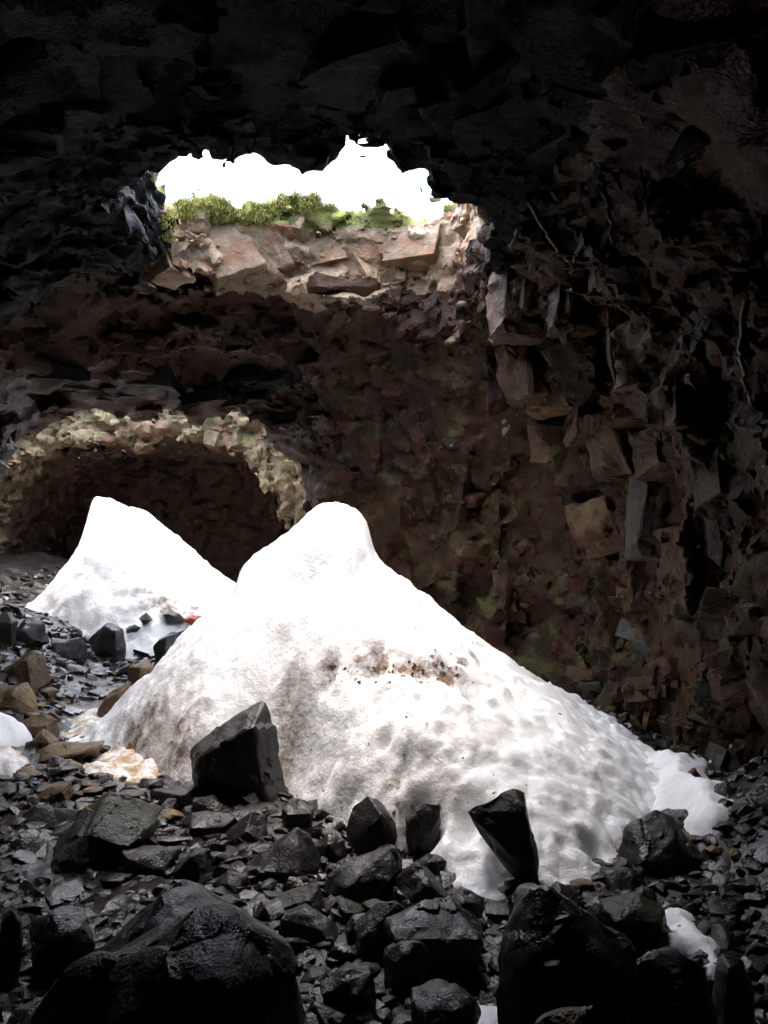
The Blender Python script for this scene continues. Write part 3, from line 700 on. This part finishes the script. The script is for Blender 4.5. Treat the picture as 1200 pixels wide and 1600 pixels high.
loose = []
regions = [   # px box, count, size range, label, material choices
    ((0, 1290, 330, 1430), 46, (0.10, 0.26), 'flat wet stone among the shiny cobbles on the left floor', ('rubble', 'rubble', 'boulder')),
    ((0, 1440, 260, 1600), 14, (0.06, 0.13), 'small bluish wet stone in the bottom left corner gravel', ('rubble',)),
    ((0, 1195, 300, 1290), 34, (0.10, 0.25), 'brownish wet stone in the rubble left of the wedge boulder', ('brown_boulder', 'boulder', 'rubble')),
    ((260, 1260, 620, 1440), 50, (0.09, 0.24), 'small dark stone wedged between the boulders below the snow front', ('boulder', 'boulder', 'moss_boulder')),
    ((430, 1430, 800, 1600), 46, (0.07, 0.2), 'wet dark stone in the rubble between the two biggest foreground boulders', ('boulder', 'rubble')),
    ((900, 1320, 1190, 1480), 40, (0.07, 0.16), 'dark stone in the rubble below the right wall', ('boulder', 'boulder', 'boulder', 'moss_boulder', 'brown_boulder')),
    ((1080, 1250, 1200, 1600), 44, (0.08, 0.2), 'stone in the talus piled against the mossy right wall', ('boulder', 'boulder', 'boulder', 'moss_boulder')),
    ((20, 985, 300, 1060), 44, (0.10, 0.24), 'dark wet stone around the stream before the distant snow heap', ('boulder', 'rubble')),
    ((0, 1060, 110, 1130), 10, (0.10, 0.2), 'brown stone along the left bank of the stream', ('brown_boulder',)),
]
for (x0, y0, x1, y1), n, (a, b), label, mats in regions:
    made = tries = 0
    while made < n and tries < n * 12:
        tries += 1
        p = floor_hit(R.uniform(x0, x1), R.uniform(y0, y1)); r = a + (b - a) * R.random() ** 2
        if p[1] > 24 or not clear(p[0], p[1], r): continue
        o = bpy.data.objects.new('stone', R.choice(shapes)); scene.collection.objects.link(o)
        if not o.data.materials: o.data.materials.append(M['boulder'])
        o.material_slots[0].link = 'OBJECT'; o.material_slots[0].material = M[R.choice(mats)]
        o.location = (p[0], p[1], float(floor_z(p[0], p[1])) + r * 0.2)
        fl = p[0] < -0.8 and p[1] < 9.5
        tl = 0.14 if fl else 0.35
        o.rotation_euler = (R.uniform(-tl, tl), R.uniform(-tl, tl), R.uniform(0, 6.28)); o.scale = (r, r * R.uniform(.75, 1.1), r * R.uniform(.7, 1.2) * (0.6 if fl else 1))
        mt = o.material_slots[0].material.name
        loose.append((o, r, {'brown_basalt': 'brown', 'red_scoria': 'reddish', 'mossy_basalt': 'mossy'}.get(mt, 'dark')))
        tag(o, label, 'stone', label.replace('stone', 'stones', 1))
        rocks.append((p[0], p[1], r)); made += 1

# every loose stone is told apart by its look and by the landmark it lies nearest to
def pixel(p):
    d = Vector(p) - Vector((0, 0, CAMZ)); f = d.y * math.cos(PITCH) + d.z * math.sin(PITCH); u = -d.y * math.sin(PITCH) + d.z * math.cos(PITCH)
    return 600 + F * d.x / f, 800 - F * u / f
marks = [((365, 1190), 'the large wedge shaped boulder'), ((785, 1310), 'the tapering boulder standing in snow'), ((170, 1290), 'the wet shiny boulder'), ((890, 1500), 'the biggest right foreground boulder'),
         ((250, 1540), 'the huge bottom left boulder'), ((1030, 1325), 'the craggy boulder by the snow'), ((635, 1497), 'the round wet rock'), ((600, 1443), 'the blocky moss green rock'),
         ((1080, 1470), 'the small lower right snow patch'), ((95, 1452), 'the hump shaped rock'), ((680, 1447), 'the wide black block'), ((1138, 1247), 'the grey upright stone by the wall'),
         ((110, 1180), 'the long flat brown slab'), ((108, 1015), 'the square boulder at the stream head'), ((42, 1050), 'the tall brown boulder'), ((582, 1287), 'the upright black boulder in the notch'),
         ((445, 1345), 'the wide grey topped boulder'), ((168, 995), 'the bulky boulder before the distant heap'), ((265, 1000), 'the boulder half hidden by the heap'), ((80, 1278), 'the black slab edge'),
         ((230, 1338), 'the flat dark slab'), ((1145, 1530), 'the grey rock at far right'), ((700, 1565), 'the low wet rock at the bottom'), ((545, 1545), 'the rock right of the huge boulder')]
ranks = ['nearest', 'second nearest', 'third nearest', 'fourth nearest', 'fifth nearest', 'sixth nearest', 'seventh nearest', 'eighth nearest', 'ninth nearest', 'tenth nearest', 'eleventh nearest', 'twelfth nearest']
sets = {}
for o, r, col in loose:
    x, y = pixel(o.location); (mx, my), nm = min(marks, key=lambda m: (m[0][0] - x) ** 2 + (m[0][1] - y) ** 2)
    side = ('left of' if x < mx else 'right of') if abs(x - mx) > abs(y - my) else ('above' if y < my else 'below')
    look = ('small ' if r < 0.115 else 'larger ') + col
    sets.setdefault((look, side, nm), []).append((math.hypot(x - mx, y - my), o))
for (look, side, nm), l in sets.items():
    l.sort(key=lambda q: q[0])
    for k, (_, o) in enumerate(l):
        w_ = '' if len(l) == 1 else ranks[min(k, 11)] + ' '
        o['label'] = f'{w_}{look} loose stone {side} {nm}'
# uncountable gravel
def joined(name, spots, src, mat, kind='stuff', parent=None, label=None, cat=None):
    vs_, fs_, off = [], [], 0
    data = []
    for me in src:
        v = np.array([q.co[:] for q in me.vertices]); f = np.array([q.vertices[:] for q in me.polygons]); data.append((v, f))
    for (x, y, z, r) in spots:
        v, f = data[R.randrange(len(data))]; a = R.uniform(0, 6.28); c, s = math.cos(a), math.sin(a)
        tl = 0.16 if x < -0.6 else 0.45; tx, ty = R.uniform(-tl, tl), R.uniform(-tl, tl)
        w = np.stack([v[:, 0] * c - v[:, 1] * s, v[:, 0] * s + v[:, 1] * c, v[:, 2] + tx * v[:, 0] + ty * v[:, 1]], 1) * r + (x, y, z)
        vs_.append(w); fs_.append(f + off); off += len(v)
    me = mesh_np(name, np.concatenate(vs_), np.concatenate(fs_)); shade(me, 30)
    return tag(link(name, me, mat, parent), label, cat, kind=kind)
n = 26000
px_ = rng.uniform(-80, 1280, n); rr_ = rng.random(n)
gy_ = 3.6 + 18.0 * rng.random(n) ** 1.7; gx_ = (px_ - 600) / F * gy_
hz = heap.height(gx_, gy_); fz = floor_z(gx_, gy_); fh = far.height(gx_, gy_)
ok = (hz < fz - 0.0) & (fh < fz + 0.03) & (gx_ > -7.5) & (gx_ < np.interp(gy_, YT, XR) + 0.3)
for poly, th in patches: ok &= inside_dist(poly, gx_, gy_) < 0.0
spots = [(x, y, z + 0.005, 0.014 + (0.13 if x < -0.6 else 0.10) * r ** 3.5) for x, y, z, r in zip(gx_[ok], gy_[ok], fz[ok], rr_[ok])]
joined('rubble', spots, small, M['rubble'], label='wet dark gravel and broken stone covering the cave floor', cat='rubble')

# crumbs of rock and dirt on the snow
spots = []
for (x0, y0, x1, y1, n_) in [(500, 1034, 740, 1068, 260), (560, 1040, 720, 1058, 160), (430, 1100, 900, 1300, 130), (180, 1120, 300, 1220, 90), (600, 1230, 720, 1270, 60), (640, 980, 760, 1030, 40)]:
    for k in range(n_):
        p = heap.hit(R.uniform(x0, x1), R.uniform(y0, y1)); spots.append((*p, 0.004 + 0.020 * R.random() ** 4))
joined('grit', spots, small, M['brown_boulder'], label='brown grit and crumbs of rock scattered over the large snow heap', cat='grit')

# ------------------------------------------------------------------ blocks standing out of the cave walls
def block_shape(k, sx, sy, sz):
    r = random.Random(900 + k); pts = []
    for i in range(8):
        s = [(-1, 1)[(i >> a) & 1] for a in range(3)]
        pts.append(np.array([s[a] * (sx, sy, sz)[a] * r.uniform(.65, 1.05) for a in range(3)]))
    for i in range(4): pts.append(np.array([r.uniform(-1, 1) * sx, r.uniform(-1.15, 1.15) * sy, r.uniform(-1.1, 1.1) * sz]))
    return pts
def tapered(p, k):
    q = 1 + 0.28 * math.sin(k * 2.4) * p[2]
    return np.array((p[0] * q + 0.22 * math.cos(k * 1.7) * p[2] ** 2, p[1] * (1 + 0.2 * math.cos(k) * p[2]), p[2] + 0.3 * math.sin(k * 3.1) * p[0]))
tall = [hull_mesh('rock_block', [tapered(p, k) for p in block_shape(k, .55, .6, 1.0)], .012, 3, .055, k, 24) for k in range(10)]
chunk = [hull_mesh('rock_block', block_shape(20 + k, .9, .8, .7), .012, 3, .035, k, 24) for k in range(10)]
slab = [hull_mesh('rock_slab', block_shape(40 + k, 1.0, .8, .28), .012, 3, .025, k, 24) for k in range(8)]
M['block_brown'] = rock_mat('block_brown', [(0.016, 0.009, 0.005), (0.058, 0.032, 0.015), (0.135, 0.084, 0.041), (0.065, 0.022, 0.011)], moss=0.2, lichen=0.15, rough=(0.25, 0.7), sc=1.5, var=0.3, spec=0.25)  # dry tan-brown, lighter than the wall partly to paint in light on it
M['block_grey'] = rock_mat('block_grey', [(0.016, 0.0125, 0.009), (0.038, 0.03, 0.022), (0.075, 0.061, 0.046)], moss=0.3, lichen=0.2, rough=(0.3, 0.7), sc=1.5, var=0.3, spec=0.25)
M['block_lichen'] = rock_mat('block_lichen', [(0.05, 0.045, 0.025), (0.16, 0.15, 0.085), (0.34, 0.32, 0.2)], rough=(0.7, 0.95), sc=2.5, var=0.2)
M['block_rim'] = rock_mat('block_rim', [(0.08, 0.046, 0.026), (0.25, 0.16, 0.09), (0.42, 0.3, 0.19), (0.25, 0.11, 0.055)], moss=0.12, rough=(0.5, 0.9), sc=1.5, var=0.25)
M['block_arch'] = rock_mat('block_arch', [(0.05, 0.036, 0.018), (0.16, 0.115, 0.058), (0.36, 0.29, 0.18), (0.15, 0.07, 0.035)], moss=0.4, lichen=0.35, rough=(0.45, 0.9), sc=1.5, var=0.3, mosscol=(0.11, 0.12, 0.03))
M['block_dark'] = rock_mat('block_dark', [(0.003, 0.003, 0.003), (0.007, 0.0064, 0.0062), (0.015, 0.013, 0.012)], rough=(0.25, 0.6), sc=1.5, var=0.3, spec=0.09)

def owner(p):
    if p[1] > 16.3: return cave['wall_back'] if p[1] < 21.4 else cave['tunnel_wall']
    s = (abs((p[0] + 0.85) / 2.5) ** 2.6 + abs((p[1] - 10.8) / 2.45) ** 2.6) ** (1 / 2.6)
    if s < 1.2 and p[2] > 5.9: return cave['skylight_rim']
    a, b = np.interp(p[1], YT, XR), np.interp(p[1], YT, XL)
    return cave['wall_right'] if (p[0] - (a + b) / 2) / ((a - b) / 2) > 0.4 and p[2] < 6.0 else cave['cave_ceiling'] if p[1] < 12.9 else cave['brown_ceiling']

def block(px, py, size, src, mats, tilt=0.3, sink=0.55, up=True, ylim=(3, 26)):
    p, nn = cave_hit(px, py)
    if p is None or not (ylim[0] < p[1] < ylim[1]): return None
    me = R.choice(src)
    o = bpy.data.objects.new(me.name.split('.')[0], me); scene.collection.objects.link(o)
    if not me.materials: me.materials.append(M['ceiling'])
    o.material_slots[0].link = 'OBJECT'; o.material_slots[0].material = M[R.choice(mats)]
    o.location = p - nn * size * sink
    yaw = math.atan2(nn[0], -nn[1])
    o.rotation_euler = (R.uniform(-tilt, tilt), R.uniform(-tilt, tilt), yaw + R.uniform(-.5, .5))
    o.scale = (size * R.uniform(.8, 1.25), size * R.uniform(.8, 1.1), size * R.uniform(.75, 1.2))
    o.parent = owner(p)
    return o

for (a, b, w_, h_) in [(805, 480, 60, 90), (835, 560, 60, 110), (790, 570, 36, 120), (868, 545, 40, 100), (880, 480, 50, 60), (905, 530, 46, 60), (925, 585, 60, 80), (962, 540, 34, 120), (985, 580, 60, 60),
                       (845, 620, 50, 50), (930, 648, 50, 60), (968, 640, 50, 50), (1050, 645, 36, 60), (1085, 645, 30, 90), (1030, 710, 60, 60), (1080, 735, 30, 80), (1110, 720, 40, 140), (900, 720, 70, 70), (960, 700, 60, 90),
                       (935, 820, 70, 80), (1020, 800, 60, 110), (1000, 900, 40, 90), (860, 700, 60, 60), (1120, 800, 40, 160)]:   # column stubs on the right wall
    p, nn = cave_hit(a, b)
    if p is None: continue
    me = R.choice(tall); o = bpy.data.objects.new('rock_block', me); scene.collection.objects.link(o)
    if not me.materials: me.materials.append(M['ceiling'])
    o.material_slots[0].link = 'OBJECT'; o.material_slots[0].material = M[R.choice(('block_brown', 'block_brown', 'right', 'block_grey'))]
    o.location = p - nn * 0.10; k = p[1] / F / 2 * 1.2
    o.scale = (w_ * k / .5, w_ * k / .5 * 1.1, h_ * k / .9); o.rotation_euler = (R.uniform(-.08, .16), R.uniform(-.2, .02), math.atan2(nn[0], -nn[1]) + R.uniform(-.45, .45)); o.parent = owner(p)
for k in range(14):    # smaller stubs between them
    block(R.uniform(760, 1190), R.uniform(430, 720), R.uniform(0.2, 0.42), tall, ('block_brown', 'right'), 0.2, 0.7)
for k in range(44):    # broken face below
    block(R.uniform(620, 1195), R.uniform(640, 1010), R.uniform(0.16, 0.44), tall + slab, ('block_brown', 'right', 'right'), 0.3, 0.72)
for k in range(30):
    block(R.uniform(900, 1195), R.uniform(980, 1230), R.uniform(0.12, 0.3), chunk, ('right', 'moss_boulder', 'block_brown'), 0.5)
for (a, b, s) in [(922, 648, .19), (1025, 700, .16), (790, 668, .14)]:
    block(a, b, s, chunk, ('block_lichen',), 0.5, 0.5)
for (a, b, w_, h_) in [(452, 354, 76, 44), (590, 356, 90, 42), (262, 408, 50, 76), (355, 402, 90, 100), (425, 398, 70, 76), (520, 400, 70, 40), (570, 424, 60, 50), (650, 398, 100, 62), (306, 356, 64, 36), (700, 372, 50, 60)]:   # far lip of the skylight
    me = R.choice(chunk); hp, hn = cave_hit(a, b, 16, 11.0)
    D = (13.2 if hp is None else min(max(hp[1], 12.4), 13.6)) + 0.27
    o = bpy.data.objects.new('rock_block', me); scene.collection.objects.link(o)
    if not me.materials: me.materials.append(M['ceiling'])
    o.material_slots[0].link = 'OBJECT'; o.material_slots[0].material = M['block_rim']
    o.location = at(a, b, D); k = D / F / 2 * 1.15
    o.scale = (w_ * k, R.uniform(.3, .5), h_ * k / 0.75); o.rotation_euler = (R.uniform(-.35, .2), R.uniform(-.4, .4), R.uniform(-.5, .5)); o.parent = cave['skylight_rim']
for k in range(30):    # stones of the rear arch
    t = R.random(); q = [(20, 790), (60, 735), (150, 672), (260, 675), (380, 695), (425, 745), (440, 840)]
    i = min(int(t * 6), 5); u = t * 6 - i
    block(q[i][0] + u * (q[i + 1][0] - q[i][0]) + R.uniform(-14, 14), q[i][1] + u * (q[i + 1][1] - q[i][1]) + R.uniform(-16, 16), R.uniform(0.08, 0.24), chunk, ('block_arch',), 0.5, 0.5, ylim=(17, 24))
for k in range(26):    # slabs under the lip before the arch and over the whole ceiling
    block(R.uniform(60, 480), R.uniform(540, 650), R.uniform(0.25, 0.6), slab, ('brown_ceiling', 'block_dark'), 0.15, 0.4)
for k in range(60):
    block(R.uniform(0, 1150), R.uniform(10, 300), R.uniform(0.25, 0.7), slab, ('block_dark', 'ceiling'), 0.2, 0.5)
for k in range(26):
    block(R.uniform(250, 800), R.uniform(450, 620), R.uniform(0.3, 0.7), slab, ('brown_ceiling',), 0.2, 0.85)

# ------------------------------------------------------------------ moss on the skylight's far lip, roots on the right
seedp = []
for (x0, x1, f0, f1, n_) in [(262, 300, 300, 340, 60), (285, 345, 284, 325, 160), (330, 420, 290, 345, 200), (405, 440, 315, 345, 60), (430, 540, 306, 328, 200), (540, 690, 312, 322, 60), (675, 700, 305, 335, 40), (250, 270, 330, 380, 20)]:
    for k in range(n_):
        p, nn = cave_hit(R.uniform(x0, x1), R.uniform(f0, f1), 17, 11.5)
        if p is not None and p[1] < 15.5: seedp.append(p + nn * 0.02)
keep = np.array(seedp); bl_v, bl_f = [], []
for k in range(34000):
    p = keep[rng.integers(len(keep))] + rng.normal(0, 0.045, 3) * (1, 1, 0.7)
    a = rng.uniform(0, 6.28); l = rng.uniform(0.015, 0.07); w_ = rng.uniform(.003, .007)
    dr = np.array((math.cos(a) * .5, math.sin(a) * .5 - 0.5, rng.uniform(-.5, 0.9))); dr /= np.linalg.norm(dr)
    sd = np.array((-math.sin(a), math.cos(a), 0)) * w_
    m_ = p + dr * l * .6; e_ = p + dr * l + np.array((0, 0, -0.35 * l))
    i = len(bl_v); bl_v += [p - sd, p + sd, m_ + sd * .8, m_ - sd * .8, e_, e_]
    bl_f += [(i, i + 1, i + 2, i + 3)]
    bl_v[i + 4] = e_ + sd * .2; bl_v[i + 5] = e_ - sd * .2; bl_f += [(i + 3, i + 2, i + 4, i + 5)]
me = mesh_np('moss', bl_v, bl_f)
tag(link('moss', me, M['moss']), 'green moss and short grass hanging over the far lip of the ceiling hole', 'moss', kind='stuff')

def root(pix, rad, label):
    pts = []
    p0, n0 = cave_hit(*pix[0])
    if p0 is None: return
    D = p0[1] - 0.1
    P = [at(a, b, D - 0.05 * i) for i, (a, b) in enumerate(pix)]
    cu = bpy.data.curves.new('hanging_root', 'CURVE'); cu.dimensions = '3D'; cu.bevel_depth = rad; cu.bevel_resolution = 2
    sp = cu.splines.new('POLY'); n = (len(P) - 1) * 6 + 1; sp.points.add(n - 1)
    for i in range(n):
        t = i / 6; a = min(int(t), len(P) - 2); q = P[a] + (P[a + 1] - P[a]) * (t - a) + rng.normal(0, rad * .3, 3)
        sp.points[i].co = (*q, 1); sp.points[i].radius = 1.1 - 0.75 * i / n
    ob = bpy.data.objects.new('hanging_root', cu); scene.collection.objects.link(ob)
    dg = bpy.context.evaluated_depsgraph_get(); me = bpy.data.meshes.new_from_object(ob.evaluated_get(dg)); bpy.data.objects.remove(ob)
    me.materials.clear(); shade(me)
    tag(link('hanging_root', me, M['root']), label, 'root', 'roots hanging by the right wall')
root([(828, 315), (850, 355), (875, 395), (900, 425)], 0.028, 'thick pale slanting root right of the ceiling hole')
root([(940, 275), (948, 310), (955, 350), (958, 390)], 0.03, 'thick pale root hanging straight above the column stubs')
root([(1000, 262), (1008, 300), (1012, 330), (1013, 352)], 0.014, 'thin white root hanging farthest right near the ceiling')
root([(915, 370), (905, 395), (925, 400), (940, 420)], 0.012, 'thin crooked greenish root between the two thick ones')
root([(945, 412), (928, 425), (932, 445), (938, 458)], 0.011, 'small forked root below the thick hanging one')
root([(1165, 470), (1160, 520), (1158, 560), (1168, 610), (1175, 640)], 0.03, 'long grey root down the wall at the right edge')
